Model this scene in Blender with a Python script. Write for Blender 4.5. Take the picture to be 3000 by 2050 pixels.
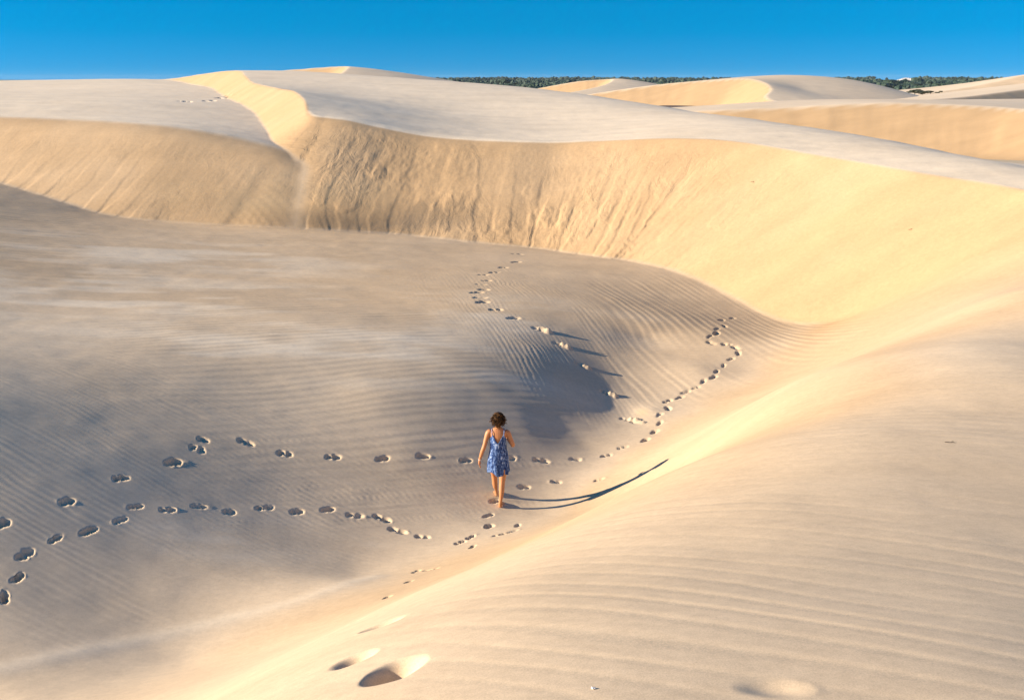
import bpy, math, random
import numpy as np

# ------------------------------------------------------------------ camera, sky, sun
random.seed(7)
RNG = np.random.default_rng(11)
scene = bpy.context.scene
COL = scene.collection
for o in list(bpy.data.objects):
    bpy.data.objects.remove(o, do_unlink=True)

W, H, F = 3000.0, 2050.0, 2944.0          # photograph size and focal length in its pixels
PITCH = math.radians(15.1)
cam_d = bpy.data.cameras.new("camera")
cam_d.sensor_width = 36.0
cam_d.lens = 36.0 * F / W
cam_d.clip_start = 0.05
cam_d.clip_end = 20000
cam = bpy.data.objects.new("camera", cam_d)
COL.objects.link(cam)
cam.location = (0, 0, 0)
cam.rotation_euler = (math.pi / 2 - PITCH, 0, 0)
scene.camera = cam

SUN_EL = math.radians(18.0)
SUN_AZ = math.radians(6.0)                # sun at the left, this much behind the camera's side
to_sun = np.array([-math.cos(SUN_EL) * math.cos(SUN_AZ), -math.cos(SUN_EL) * math.sin(SUN_AZ), math.sin(SUN_EL)])

SKY_LIFT, SKY_SAT = 0.19, 1.75
world = bpy.data.worlds.new("World")
scene.world = world
world.use_nodes = True
wn, wl = world.node_tree.nodes, world.node_tree.links
wn.clear()
w_out = wn.new("ShaderNodeOutputWorld")
w_bg = wn.new("ShaderNodeBackground")
w_sky = wn.new("ShaderNodeTexSky")
w_sky.sky_type = 'NISHITA'
w_sky.sun_disc = False
w_sky.sun_elevation = SUN_EL
# Nishita: rotation 0 puts the sun at +Y, growing clockwise seen from above
w_sky.sun_rotation = math.atan2(to_sun[0], to_sun[1])
w_sky.altitude = 0
w_sky.air_density = 1.0
w_sky.dust_density = 0.0
w_sky.ozone_density = 2.0
# deep, clear blue right down to the horizon: the sky is read a little higher than it stands
w_geo = wn.new("ShaderNodeTexCoord")
w_sep = wn.new("ShaderNodeSeparateXYZ"); w_com = wn.new("ShaderNodeCombineXYZ")
w_ma = wn.new("ShaderNodeMath"); w_ma.operation = 'MULTIPLY_ADD'; w_ma.inputs[1].default_value = 0.75; w_ma.inputs[2].default_value = SKY_LIFT
w_nrm = wn.new("ShaderNodeVectorMath"); w_nrm.operation = 'NORMALIZE'
w_hsv = wn.new("ShaderNodeHueSaturation"); w_hsv.inputs["Saturation"].default_value = SKY_SAT; w_hsv.inputs["Hue"].default_value = 0.504
wl.new(w_geo.outputs["Generated"], w_sep.inputs[0])
wl.new(w_sep.outputs[0], w_com.inputs[0]); wl.new(w_sep.outputs[1], w_com.inputs[1])
wl.new(w_sep.outputs[2], w_ma.inputs[0]); wl.new(w_ma.outputs[0], w_com.inputs[2])
wl.new(w_com.outputs[0], w_nrm.inputs[0]); wl.new(w_nrm.outputs[0], w_sky.inputs[0])
wl.new(w_sky.outputs[0], w_hsv.inputs["Color"]); wl.new(w_hsv.outputs[0], w_bg.inputs[0])
w_bg.inputs["Strength"].default_value = 0.075
wl.new(w_bg.outputs[0], w_out.inputs[0])

sun_d = bpy.data.lights.new("sun", 'SUN')
sun_d.energy = 5.0
sun_d.angle = math.radians(0.5)
sun_d.color = (1.0, 0.87, 0.68)
sun = bpy.data.objects.new("sun", sun_d)
COL.objects.link(sun)
sun.rotation_euler = (math.pi / 2 - SUN_EL, 0, math.atan2(to_sun[0], -to_sun[1]))
sun.location = (-60, 0, 40)

scene.view_settings.view_transform = 'Standard'
scene.view_settings.look = 'None'
scene.view_settings.gamma = 1.0
scene.view_settings.exposure = 1.12
scene.cycles.max_bounces = 6
scene.cycles.diffuse_bounces = 4
scene.cycles.use_denoising = True

# ------------------------------------------------------------------ helpers
def ray(px, py):
    u, v = px - W / 2, H / 2 - py
    return np.array([u, F * math.cos(PITCH) + v * math.sin(PITCH), -F * math.sin(PITCH) + v * math.cos(PITCH)])

def PY(px, py, Y):                        # point of a sight line at forward distance Y
    d = ray(px, py); return d * (Y / d[1])

def PZ(px, py, z):                        # point of a sight line at height z
    d = ray(px, py); return d * (z / d[2])

def _hash(ix, iy, seed):
    h = (ix.astype(np.int64) * 374761393 + iy.astype(np.int64) * 668265263 + seed * 974634777) & 0x7fffffff
    h = (h ^ (h >> 13)) * 1274126177 & 0x7fffffff
    h = h ^ (h >> 16)
    return (h & 0xffff).astype(np.float32) / 65535.0

def vnoise(x, y, seed=0):
    """smooth noise, -1..1"""
    xf, yf = np.floor(x), np.floor(y)
    fx, fy = (x - xf).astype(np.float32), (y - yf).astype(np.float32)
    fx = fx * fx * fx * (fx * (fx * 6 - 15) + 10); fy = fy * fy * fy * (fy * (fy * 6 - 15) + 10)
    ix, iy = xf.astype(np.int32), yf.astype(np.int32)
    a, b = _hash(ix, iy, seed), _hash(ix + 1, iy, seed)
    c, d = _hash(ix, iy + 1, seed), _hash(ix + 1, iy + 1, seed)
    return ((a + (b - a) * fx) * (1 - fy) + (c + (d - c) * fx) * fy) * 2 - 1

def fbm(x, y, seed=0, octv=4, gain=0.5):
    s, a, t = 0.0, 1.0, 0.0
    for i in range(octv):
        s = s + a * vnoise(x * 2 ** i + 17.3 * i, y * 2 ** i - 9.1 * i, seed + i); t += a; a *= gain
    return s / t

def sstep(a, b, x):
    t = np.clip((x - a) / (b - a), 0, 1); return t * t * (3 - 2 * t)

def smax(a, b, k):
    h = np.clip(0.5 + 0.5 * (a - b) / k, 0, 1); return b + (a - b) * h + k * h * (1 - h)

def smin(a, b, k):
    return -smax(-a, -b, k)

class TPS:
    """thin plate through control points"""
    def __init__(self, pts, lam=0.0):
        p = np.array(pts, float); self.c = p[:, :2]; n = len(p)
        K = self._k(self.c[:, None, 0] - self.c[None, :, 0], self.c[:, None, 1] - self.c[None, :, 1]) + lam * np.eye(n)
        Pm = np.hstack([np.ones((n, 1)), self.c])
        M = np.block([[K, Pm], [Pm.T, np.zeros((3, 3))]])
        s = np.linalg.solve(M, np.concatenate([p[:, 2], np.zeros(3)]))
        self.w, self.a = s[:n], s[n:]
    @staticmethod
    def _k(dx, dy):
        r2 = dx * dx + dy * dy + 1e-9; return 0.5 * r2 * np.log(r2)
    def __call__(self, X, Y):
        z = self.a[0] + self.a[1] * X + self.a[2] * Y
        for (cx, cy), w in zip(self.c, self.w):
            z = z + w * self._k(X - cx, Y - cy)
        return z

def smooth_line(pts, n=8):
    """Catmull-Rom through 3D points"""
    p = np.array(pts, float); p = np.vstack([2 * p[0] - p[1], p, 2 * p[-1] - p[-2]]); out = []
    for i in range(1, len(p) - 2):
        a, b, c, d = p[i - 1], p[i], p[i + 1], p[i + 2]
        for k in range(n):
            t = k / n
            out.append(0.5 * (2 * b + (c - a) * t + (2 * a - 5 * b + 4 * c - d) * t * t + (3 * b - a - 3 * c + d) * t ** 3))
    out.append(p[-2]); return np.array(out)

class Crest:
    """slip face falling from a crest line; the crest's left hand side (walking along it) is the top"""
    def __init__(self, pts, tan=0.62, n=8):
        self.p = smooth_line(pts, n); self.tan = tan
        d = np.diff(self.p[:, :2], axis=0); self.len = np.concatenate([[0], np.cumsum(np.hypot(d[:, 0], d[:, 1]))])
    def field(self, X, Y):
        """signed distance (positive on the slip side), arc length, crest height"""
        shp = X.shape; X = X.ravel(); Y = Y.ravel()
        best = np.full(X.shape, 1e18); s = np.zeros(X.shape); z = np.zeros(X.shape); sg = np.ones(X.shape)
        p = self.p
        for i in range(len(p) - 1):
            ax, ay = p[i, 0], p[i, 1]; bx, by = p[i + 1, 0] - ax, p[i + 1, 1] - ay
            L2 = bx * bx + by * by
            t = np.clip(((X - ax) * bx + (Y - ay) * by) / L2, 0, 1)
            dx, dy = X - ax - t * bx, Y - ay - t * by
            d2 = dx * dx + dy * dy
            m = d2 < best - 1e-12
            best = np.where(m, d2, best)
            s = np.where(m, self.len[i] + t * math.sqrt(L2), s)
            z = np.where(m, p[i, 2] + t * (p[i + 1, 2] - p[i, 2]), z)
            sg = np.where(m, bx * (Y - ay) - by * (X - ax), sg)
        d = np.sqrt(best) * np.where(sg > 0, -1, 1)
        return d.reshape(shp), s.reshape(shp), z.reshape(shp)

# ------------------------------------------------------------------ the shape of the sand
# floor of the bowl and the dune the camera stands on (sight line + height, or sight line + distance)
A_pts = [PZ(*p) for p in [
    (1465, 1485, -6.65), (1650, 1488, -6.68), (1970, 1350, -5.92), (1800, 1430, -6.48),
    (2450, 935, -6.34), (2200, 1000, -6.40), (1900, 1200, -6.68), (2050, 1080, -6.52), (2330, 985, -6.36), (2200, 1085, -6.55), (2050, 1185, -6.64), (1940, 1270, -6.68), (1800, 1360, -6.70),
    (1600, 741, -6.0), (2000, 776, -6.10), (2250, 826, -6.22), (1280, 711, -5.75), (900, 657, -5.42),
    (800, 655, -5.36), (650, 655, -5.30), (500, 650, -5.2), (300, 624, -4.93), (200, 602, -4.68), (0, 528, -4.0),
    (1200, 900, -5.58), (1900, 980, -6.32), (1900, 870, -6.18),
    (0, 900, -4.92), (800, 800, -5.48), (300, 750, -5.05),
]] + [PY(*p) for p in [
    (2500, 1050, 16.6), (2300, 1130, 16.2), (3000, 740, 24.6), (2620, 880, 25.0), (2750, 830, 24.6), (3000, 850, 18.5), (2650, 980, 19.5),
]] + [np.array(p) for p in [
    # floor of the bowl, near left
    (-8, 15, -4.97), (-5, 15, -5.70), (-2.5, 15, -6.27), (-7, 12, -5.36), (-4, 12, -6.05), (-2, 12, -6.31), (-5.5, 9.5, -5.75), (-3.5, 9.5, -5.95),
    (-12, 15, -4.15), (-11, 11, -4.55), (-9, 7, -5.75), (-6, 8, -5.72), (-4.7, 7.8, -5.5), (-9.5, 18, -4.85), (-7, 18, -5.16), 
    # the hump of the floor steepening to its lee side
    (-6, 20, -5.24), (-4.5, 20, -5.36), (-3, 20, -5.50), (-2, 20, -5.61), (-1, 20, -5.77), (0, 20, -6.03), (0.7, 20, -6.25), (1.4, 20, -6.50), (2.0, 20, -6.69), (2.6, 20, -6.76), (3.2, 20, -6.69),
    (-5, 18, -5.47), (-3.4, 18, -5.68), (-2.4, 18, -5.76), (-1.4, 18, -5.96), (-0.4, 18, -6.22), (0.3, 18, -6.43), (0.9, 18, -6.63), (1.4, 18, -6.74), (2, 18, -6.75),
    (-3, 22, -5.46), (-1.5, 22, -5.62), (-0.5, 22, -5.76), (0.5, 22, -5.98), (1.2, 22, -6.20), (1.9, 22, -6.44), (2.6, 22, -6.61), (3.3, 22, -6.64), (4.2, 22, -6.58),
    (0, 25, -5.72), (1.5, 25, -5.93), (2.5, 25, -6.10), (3.5, 25, -6.25), (5, 25, -6.32), (-1.5, 16, -6.27), (-0.5, 16, -6.50), (0.4, 16, -6.70), (1, 16, -6.74),
    # dune under the camera
    (0, 0, -1.62), (2, 3, -2.13), (1, 3, -2.15), (0, 3, -2.2), (-1.5, 3, -2.6), (3, 5, -2.64), (1.5, 5, -2.63), (0.7, 5, -2.68), (0, 5, -2.78), (-1, 5, -3.1), (-2, 5, -3.6), (-3.5, 5, -4.5),
    (4, 7.5, -3.12), (2, 7.5, -3.2), (0.5, 7.5, -3.56), (-1, 7.5, -4.2), (-2, 7.5, -4.72), (-3.2, 7.5, -5.15),
    (5.5, 10, -3.42), (3.5, 10, -3.53), (2.2, 10, -3.83), (1, 10, -4.4), (0, 10, -4.97), (-1.5, 10, -5.55), (-2.3, 11.5, -6.12), (-0.3, 12, -5.95),
    (7, 14, -3.72), (5, 14, -4.05), (3.5, 14, -4.82), (2.5, 14, -5.6), (9, 14, -3.8), (12, 20, -3.8), (6, 8, -3.18),
    (5, 1, -2.35), (-4, 0, -3.2), (0, -8, -1.4), (9, 6, -3.15), (16, 16, -3.6), (20, 22, -2.8), (-8, -2, -4.6), (-30, 10, -2.6), (-30, 30, -2.6),
    (0, 55, -7), (15, 45, -7), (30, 40, -6), (-25, 60, -5.5), (40, 20, -3)]]
TA = TPS(A_pts, 0.02)

# main dune: crest from the far horn, round the nose and along the brink to the right
R_crest_px = [(200, 300, 108), (360, 255, 105), (440, 238, 101), (520, 229, 97), (600, 216, 92), (690, 207, 84), (716, 222, 73), (742, 243, 64), (800, 256, 58.5),
              (855, 266, 54), (893, 298, 48), (908, 335, 44.3), (960, 343, 43.7), (1030, 350, 43.5), (1160, 377, 43.2), (1280, 397, 42.9),
              (1500, 412, 42.3), (1640, 417, 42), (1800, 411, 41.3), (2000, 406, 40.0), (2150, 415, 38.6), (2400, 457, 35.2),
              (2700, 508, 31), (3000, 556, 27.5), (3400, 610, 23), (3800, 640, 19.5)]
R_crest_pts = [PY(*p) for p in R_crest_px]
R_crest = Crest(R_crest_pts)
R_top = [PY(*p) for p in [(830, 212, 100), (1000, 222, 95), (1200, 240, 90), (1400, 258, 84), (1600, 275, 78), (1800, 297, 70),
         (2000, 325, 62), (2300, 370, 52), (2600, 420, 43), (2800, 455, 38), (3000, 490, 33.5), (3300, 540, 28.5),
         (1000, 280, 58), (1300, 330, 54), (1600, 345, 53), (1900, 365, 47.5)]]
R_back = [(p[0] * k, p[1] * k, p[2] - dz) for p in R_top[:12] for k, dz in ((1.2, 2.0), (1.4, 5.0))] + [(-60, 112, -4), (-90, 118, -5), (-45, 120, -5), (-75, 100, -3.5)]
TBR = TPS(R_crest_pts[2:-1] + R_top + R_back, 0.05)

# lower dune on the left that the main one is riding over
L_crest_pts = [PY(*p) for p in [(-700, 310, 45), (-300, 332, 47.0), (0, 345, 45.3), (300, 358, 43.8), (500, 375, 42.9), (650, 400, 42.3), (800, 435, 41.6), (868, 455, 41.35)]] + [np.array(p) for p in [(-7, 41.3, -3.3), (-4, 41.4, -3.95), (0, 41.5, -5.0), (6, 42, -7)]]
L_crest = Crest(L_crest_pts, tan=0.60)
TBL = TPS(L_crest_pts[:-4] + [PY(*p) for p in [(300, 300, 54), (600, 335, 51), (0, 262, 80), (400, 256, 80), (650, 290, 63), (0, 237, 96), (300, 232, 98), (480, 234, 102), (600, 247, 92)]]
          + [np.array(p) for p in [(-70, 110, -1.5), (-30, 125, -3), (-20, 140, -6), (-60, 140, -6), (-90, 90, -1), (5, 110, -4), (5, 75, -3)]], 0.05)

def base_parts(X, Y):
    A = TA(X, Y)
    dR, sR, zR = R_crest.field(X, Y)
    dL, sL, zL = L_crest.field(X, Y)
    BR, BL = TBR(X, Y), TBL(X, Y)
    CR = zR - R_crest.tan * dR
    CL = zL - L_crest.tan * dL
    return A, BR, CR, dR, sR, BL, CL, dL, sL

S_NOSE = R_crest.len[11 * 8]                  # arc length at the nose of the main dune
S_MID, S_RIGHT, S_FAR = R_crest.len[16 * 8], R_crest.len[20 * 8], R_crest.len[22 * 8]

def combine(A, R, L, kA=0.10):
    return smax(smax(L, R, 0.06), A, kA)

def faces(BR, CR, sR, BL, CL, sL):
    kR = 0.03 + 0.45 * sstep(S_NOSE - 2, S_NOSE + 4, sR) * (1 - sstep(S_MID - 3, S_MID + 5, sR))
    return smin(BR, CR, kR), smin(BL, CL, 0.45)

def base_height(X, Y):
    A, BR, CR, dR, sR, BL, CL, dL, sL = base_parts(X, Y)
    R, L = faces(BR, CR, sR, BL, CL, sL)
    return combine(A, R, L)

def grid_mesh(name, X, Y, Z, mat, attrs=None):
    ny, nx = X.shape
    me = bpy.data.meshes.new(name)
    me.vertices.add(nx * ny)
    me.vertices.foreach_set("co", np.stack([X, Y, Z], -1).astype(np.float32).ravel())
    i = np.arange(nx * ny, dtype=np.int32).reshape(ny, nx)
    q = np.stack([i[:-1, :-1], i[:-1, 1:], i[1:, 1:], i[1:, :-1]], -1).reshape(-1, 4)
    me.loops.add(q.size); me.loops.foreach_set("vertex_index", q.ravel())
    me.polygons.add(len(q)); me.polygons.foreach_set("loop_start", np.arange(0, q.size, 4, dtype=np.int32))
    me.polygons.foreach_set("use_smooth", np.ones(len(q), bool))
    me.update(calc_edges=True)
    for k, v in (attrs or {}).items():
        at = me.attributes.new(k, 'FLOAT', 'POINT'); at.data.foreach_set("value", np.ascontiguousarray(v, np.float32).ravel())
    me.materials.append(mat)
    ob = bpy.data.objects.new(name, me); COL.objects.link(ob)
    return ob

# ------------------------------------------------------------------ materials
def new_mat(name):
    m = bpy.data.materials.new(name); m.use_nodes = True
    n = m.node_tree.nodes; b = n["Principled BSDF"]; return m, n, m.node_tree.links, b

def sand_material(name, grain=1.0):
    """pale wind-packed sand and golden loose sand, with grains, faint streaks and dark heavy grains in the troughs"""
    m, n, l, b = new_mat(name)
    b.inputs["Roughness"].default_value = 0.85
    b.inputs["Specular IOR Level"].default_value = 0.15
    b.inputs["Diffuse Roughness"].default_value = 0.0
    tc = n.new("ShaderNodeTexCoord")
    at = n.new("ShaderNodeAttribute"); at.attribute_name = "gold"
    dk = n.new("ShaderNodeAttribute"); dk.attribute_name = "dark"
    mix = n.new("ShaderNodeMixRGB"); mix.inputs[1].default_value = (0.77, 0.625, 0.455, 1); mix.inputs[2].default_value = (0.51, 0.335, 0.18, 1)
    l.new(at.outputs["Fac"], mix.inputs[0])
    # large soft streaks
    mp = n.new("ShaderNodeMapping"); mp.inputs["Scale"].default_value = (0.25, 0.9, 0.3); mp.inputs["Rotation"].default_value = (0, 0, 0.25)
    l.new(tc.outputs["Object"], mp.inputs[0])
    ns = n.new("ShaderNodeTexNoise"); ns.inputs["Scale"].default_value = 1.0; ns.inputs["Detail"].default_value = 6; ns.inputs["Roughness"].default_value = 0.6
    l.new(mp.outputs[0], ns.inputs["Vector"])
    r1 = n.new("ShaderNodeMapRange"); r1.inputs["From Min"].default_value = 0.3; r1.inputs["From Max"].default_value = 0.7; r1.inputs["To Min"].default_value = 0.93; r1.inputs["To Max"].default_value = 1.07
    l.new(ns.outputs["Fac"], r1.inputs[0])
    # grains
    ng = n.new("ShaderNodeTexNoise"); ng.inputs["Scale"].default_value = 130.0; ng.inputs["Detail"].default_value = 3; ng.inputs["Roughness"].default_value = 0.8
    l.new(tc.outputs["Object"], ng.inputs["Vector"])
    r2 = n.new("ShaderNodeMapRange"); r2.inputs["From Min"].default_value = 0.25; r2.inputs["From Max"].default_value = 0.75; r2.inputs["To Min"].default_value = 1 - 0.2 * grain; r2.inputs["To Max"].default_value = 1 + 0.2 * grain
    l.new(ng.outputs["Fac"], r2.inputs[0])
    nm = n.new("ShaderNodeTexNoise"); nm.inputs["Scale"].default_value = 9.0; nm.inputs["Detail"].default_value = 6; nm.inputs["Roughness"].default_value = 0.85
    l.new(tc.outputs["Object"], nm.inputs["Vector"])
    r3 = n.new("ShaderNodeMapRange"); r3.inputs["From Min"].default_value = 0.3; r3.inputs["From Max"].default_value = 0.7; r3.inputs["To Min"].default_value = 1 - 0.11 * grain; r3.inputs["To Max"].default_value = 1 + 0.11 * grain
    l.new(nm.outputs["Fac"], r3.inputs[0])
    m0 = n.new("ShaderNodeMath"); m0.operation = 'MULTIPLY'; l.new(r3.outputs[0], m0.inputs[0]); l.new(r2.outputs[0], m0.inputs[1])
    mu = n.new("ShaderNodeMath"); mu.operation = 'MULTIPLY'; l.new(r1.outputs[0], mu.inputs[0]); l.new(m0.outputs[0], mu.inputs[1])
    vm = n.new("ShaderNodeVectorMath"); vm.operation = 'SCALE'; l.new(mix.outputs[0], vm.inputs[0]); l.new(mu.outputs[0], vm.inputs["Scale"])
    dm = n.new("ShaderNodeMixRGB"); dm.inputs[2].default_value = (0.20, 0.185, 0.155, 1)
    nd = n.new("ShaderNodeTexNoise"); nd.inputs["Scale"].default_value = 60.0; nd.inputs["Detail"].default_value = 4; nd.inputs["Roughness"].default_value = 0.75
    l.new(tc.outputs["Object"], nd.inputs["Vector"])
    rd = n.new("ShaderNodeMapRange"); rd.inputs["From Min"].default_value = 0.35; rd.inputs["From Max"].default_value = 0.7
    l.new(nd.outputs["Fac"], rd.inputs[0])
    md = n.new("ShaderNodeMath"); md.operation = 'MULTIPLY'; l.new(rd.outputs[0], md.inputs[0]); l.new(dk.outputs["Fac"], md.inputs[1])
    l.new(md.outputs[0], dm.inputs[0]); l.new(vm.outputs[0], dm.inputs[1])
    l.new(dm.outputs[0], b.inputs["Base Color"])
    sa_ = n.new("ShaderNodeAttribute"); sa_.attribute_name = "along"; sd_ = n.new("ShaderNodeAttribute"); sd_.attribute_name = "down"; ss_ = n.new("ShaderNodeAttribute"); ss_.attribute_name = "slip"
    def fall_noise(fa, fd, det, rough, dist):
        ma, mb = n.new("ShaderNodeMath"), n.new("ShaderNodeMath"); ma.operation = mb.operation = 'MULTIPLY'; ma.inputs[1].default_value = fa; mb.inputs[1].default_value = fd
        l.new(sa_.outputs["Fac"], ma.inputs[0]); l.new(sd_.outputs["Fac"], mb.inputs[0])
        cx = n.new("ShaderNodeCombineXYZ"); l.new(ma.outputs[0], cx.inputs[0]); l.new(mb.outputs[0], cx.inputs[1])
        q_ = n.new("ShaderNodeTexNoise"); q_.inputs["Scale"].default_value = 1; q_.inputs["Detail"].default_value = det; q_.inputs["Roughness"].default_value = rough; q_.inputs["Distortion"].default_value = dist
        l.new(cx.outputs[0], q_.inputs["Vector"]); return q_.outputs["Fac"]
    f1, f2 = fall_noise(1.0, 0.16, 6, .6, .4), fall_noise(1.5, 1.0, 6, .66, 1.0)
    fs = n.new("ShaderNodeMath"); fs.operation = 'ADD'; l.new(f1, fs.inputs[0]); l.new(f2, fs.inputs[1])
    bs = n.new("ShaderNodeBump"); bs.inputs["Distance"].default_value = 0.16
    l.new(ss_.outputs["Fac"], bs.inputs["Strength"]); l.new(fs.outputs[0], bs.inputs["Height"])
    bp = n.new("ShaderNodeBump"); l.new(bs.outputs[0], bp.inputs["Normal"]); bp.inputs["Strength"].default_value = 0.3 * grain; bp.inputs["Distance"].default_value = 0.004
    l.new(ng.outputs["Fac"], bp.inputs["Height"]); l.new(bp.outputs[0], b.inputs["Normal"])
    return m
M_SAND = sand_material("sand")

# ------------------------------------------------------------------ terrain mesh (finer towards the camera)
def fan_rows(y0, y1, f):
    n = int(math.log(y1 / y0) / f); return y0 * np.exp(np.linspace(0, math.log(y1 / y0), n + 1))
rows = np.concatenate([np.linspace(-8, 0.6, 12)[:-1], fan_rows(0.6, 2.3, 0.035)[:-1], fan_rows(2.3, 3.6, 0.005)[:-1], fan_rows(3.6, 33, 0.0027)[:-1], fan_rows(33, 46, 0.0017)[:-1], fan_rows(46, 118, 0.0065)])
nc = 870
side = 0.62 * np.exp(np.linspace(0, math.log(2.6 / 0.62), 24))[1:]
cols = np.concatenate([-side[::-1], np.linspace(-0.62, 0.62, nc), side])
YY, CC = np.meshgrid(rows, cols, indexing="ij")
XX = CC * np.maximum(YY, 0.0) + CC * 2.0 * np.clip((2.2 - YY) / 2.2, 0, 3)
STEP = 3
def thin(n, exact):                            # every third line, and every line where the spacing changes
    k = [np.arange(0, n, STEP), [n - 1]] + [np.arange(max(a_, 0), min(b_, n)) for a_, b_ in exact]
    return np.unique(np.concatenate(k))
def spread(Fc, ki, n, axis):
    """cubic interpolation of a field known at every third row or column"""
    i = np.arange(n); k = np.clip(np.searchsorted(ki, i, side="right") - 1, 0, len(ki) - 2)
    t = ((i - ki[k]) / (ki[k + 1] - ki[k])).astype(np.float32)
    w = [-0.5 * t + t * t - 0.5 * t ** 3, 1 - 2.5 * t * t + 1.5 * t ** 3, 0.5 * t + 2 * t * t - 1.5 * t ** 3, -0.5 * t * t + 0.5 * t ** 3]
    out = 0.0
    for m in range(4):
        kk = np.clip(k + m - 1, 0, len(ki) - 1)
        out = out + (w[m][:, None] * Fc[kk] if axis == 0 else w[m][None, :] * Fc[:, kk])
    return out
ri = thin(len(rows), [(0, int(np.searchsorted(rows, 2.4)) + 4)] + [(int(np.searchsorted(rows, y)) - 5, int(np.searchsorted(rows, y)) + 6) for y in (3.6, 33, 46)])
ci = thin(len(cols), [(0, len(side) + 5), (len(cols) - len(side) - 5, len(cols))])
fields = base_parts(XX[np.ix_(ri, ci)], YY[np.ix_(ri, ci)])
A, BR, CR, dR, sR, BL, CL, dL, sL = [spread(spread(f_.astype(np.float32), ri, len(rows), 0), ci, len(cols), 1) for f_ in fields]
R, L = faces(BR, CR, sR, BL, CL, sL)

# ---- avalanche tongues and gullies on the slip faces (along the crest s, down the fall line d)
def slip_relief(s, d, s0, s1, seed, clumps, tongues):
    rng = np.random.default_rng(seed)
    w = s + 0.22 * vnoise(d * 0.45, s * 0.3, seed) + 0.05 * vnoise(d * 2.2, s * 1.5, seed + 1)
    h = 0.025 * fbm(w * 0.6, d * 0.10, seed + 2, 2) + 0.004 * fbm(w * 3.6, d * 0.30, seed + 3, 3)
    for c, wd, d0, d1, t, slant in tongues:
        cc = c + slant * (d - d0) + 0.12 * vnoise(d * 0.9 + c, d * 0 + c, seed + 5)
        half = wd * 0.5 * (0.55 + 0.45 * sstep(d0, d1, d)) * np.sqrt(np.clip((d1 - d) / (0.35 * wd) , 0, 1)) + 1e-4
        u = np.abs(w - cc) / half
        box = (1 - sstep(0.86, 1.06, u)) * sstep(d0 - 0.1, d0 + 1.3, d)
        levee = np.exp(-((u - 0.9) / 0.09) ** 2) * sstep(d0, d0 + 1.5, d) * (d < d1)
        h = h + 0.38 * t * box * (0.15 + 0.45 * sstep(d0, d1, d) + 0.9 * sstep(d1 - 1.6, d1 - 0.4, d)) + 0.08 * t * levee * (0.5 + 0.5 * vnoise(d * 1.3, s, seed + 6))
    rough = clumps * (0.020 * fbm(s * 2.6, d * 2.2, seed + 7, 4, 0.6) + 0.016 * np.abs(fbm(s * 5.0 + 0.8 * vnoise(s, d, 3), d * 3.4, seed + 8, 3)))
    return (h + rough) * sstep(s0 - 1.0, s0 + 1.0, s) * (1 - sstep(s1 - 4, s1 + 2, s))

hR = np.zeros_like(XX)
sel = (dR > -0.6) & (dR < 11) & (YY > 16)
def s_at(px):                                   # arc length along the main crest below a photo column
    k = int(np.argmin([abs(p[0] - px) + (1e5 if i < 11 else 0) for i, p in enumerate(R_crest_px)]))
    k2 = min(max(k + (1 if px > R_crest_px[k][0] else -1), 11), len(R_crest_px) - 1)
    f = (px - R_crest_px[k][0]) / (R_crest_px[k2][0] - R_crest_px[k][0]) if k2 != k else 0
    return R_crest.len[k * 8] + f * (R_crest.len[k2 * 8] - R_crest.len[k * 8])
rt = np.random.default_rng(77)
EXTRA = [(rt.uniform(930, 2350), rt.uniform(.42, .85), rt.uniform(.1, 3.5), rt.uniform(1.5, 4.0), rt.uniform(.02, .045), rt.uniform(-.03, .08)) for _ in range(42)]
tong = [(s_at(px), w, d0, d1, t, sl) for px, w, d0, d1, t, sl in [
    (1050, 0.75, 0.2, 6.7, .08, .0), (1130, 0.9, 1.0, 6.5, .06, .0), (1205, 0.8, 0.5, 6.9, .10, .02), (1255, 0.5, 2.0, 6.6, .06, .03),
    (1370, 2.3, 0.25, 7.0, .12, .10), (1420, 1.2, 1.2, 6.6, .06, .02), (1500, 0.55, 0.3, 5.0, .05, .10), (1590, 0.8, 1.5, 7.4, .10, .05), (1650, 0.7, 0.4, 4.6, .06, .09), (1690, 2.0, 2.4, 7.5, .13, .03),
    (1790, 1.1, 0.4, 7.0, .09, .10), (1870, 0.9, 0.8, 7.3, .11, .06), (1930, 0.6, 0.2, 6.2, .08, .04), (1985, 0.8, 0.3, 7.2, .10, .02), (2060, 1.2, 0.2, 7.3, .06, .03),
    (2160, 1.6, 0.6, 7.2, .07, .0)] + [(px_, w_, d_, d_ + l_, t_, sl_) for px_, w_, d_, l_, t_, sl_ in EXTRA] + [ (2240, 0.9, 1.8, 7.2, .04, .0), (2310, 1.3, 2.6, 7.0, .04, .0), (2450, 1.1, 2.5, 6.8, .025, .0)]]
cl = 1.25 * sstep(S_NOSE + 1, S_NOSE + 5, sR[sel]) * (1 - sstep(S_MID + 1, S_RIGHT + 1, sR[sel])) + 0.12
cl = cl * (0.35 + 0.65 * sstep(-0.3, 0.3, fbm(sR[sel] * 0.5, dR[sel] * 0.4, 91, 2)))
hR[sel] = slip_relief(sR[sel], dR[sel], S_NOSE + 1.0, S_FAR + 8, 21, cl, tong) * sstep(0.0, 0.5, dR[sel])
hL = np.zeros_like(XX)
sel = (dL > -0.6) & (dL < 8) & (YY > 26)
Lx = [p[0] for p in L_crest_pts]
def sl_at(px): return float(np.interp(PY(px, 360, 41.5)[0], Lx, L_crest.len[::8]))
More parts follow.
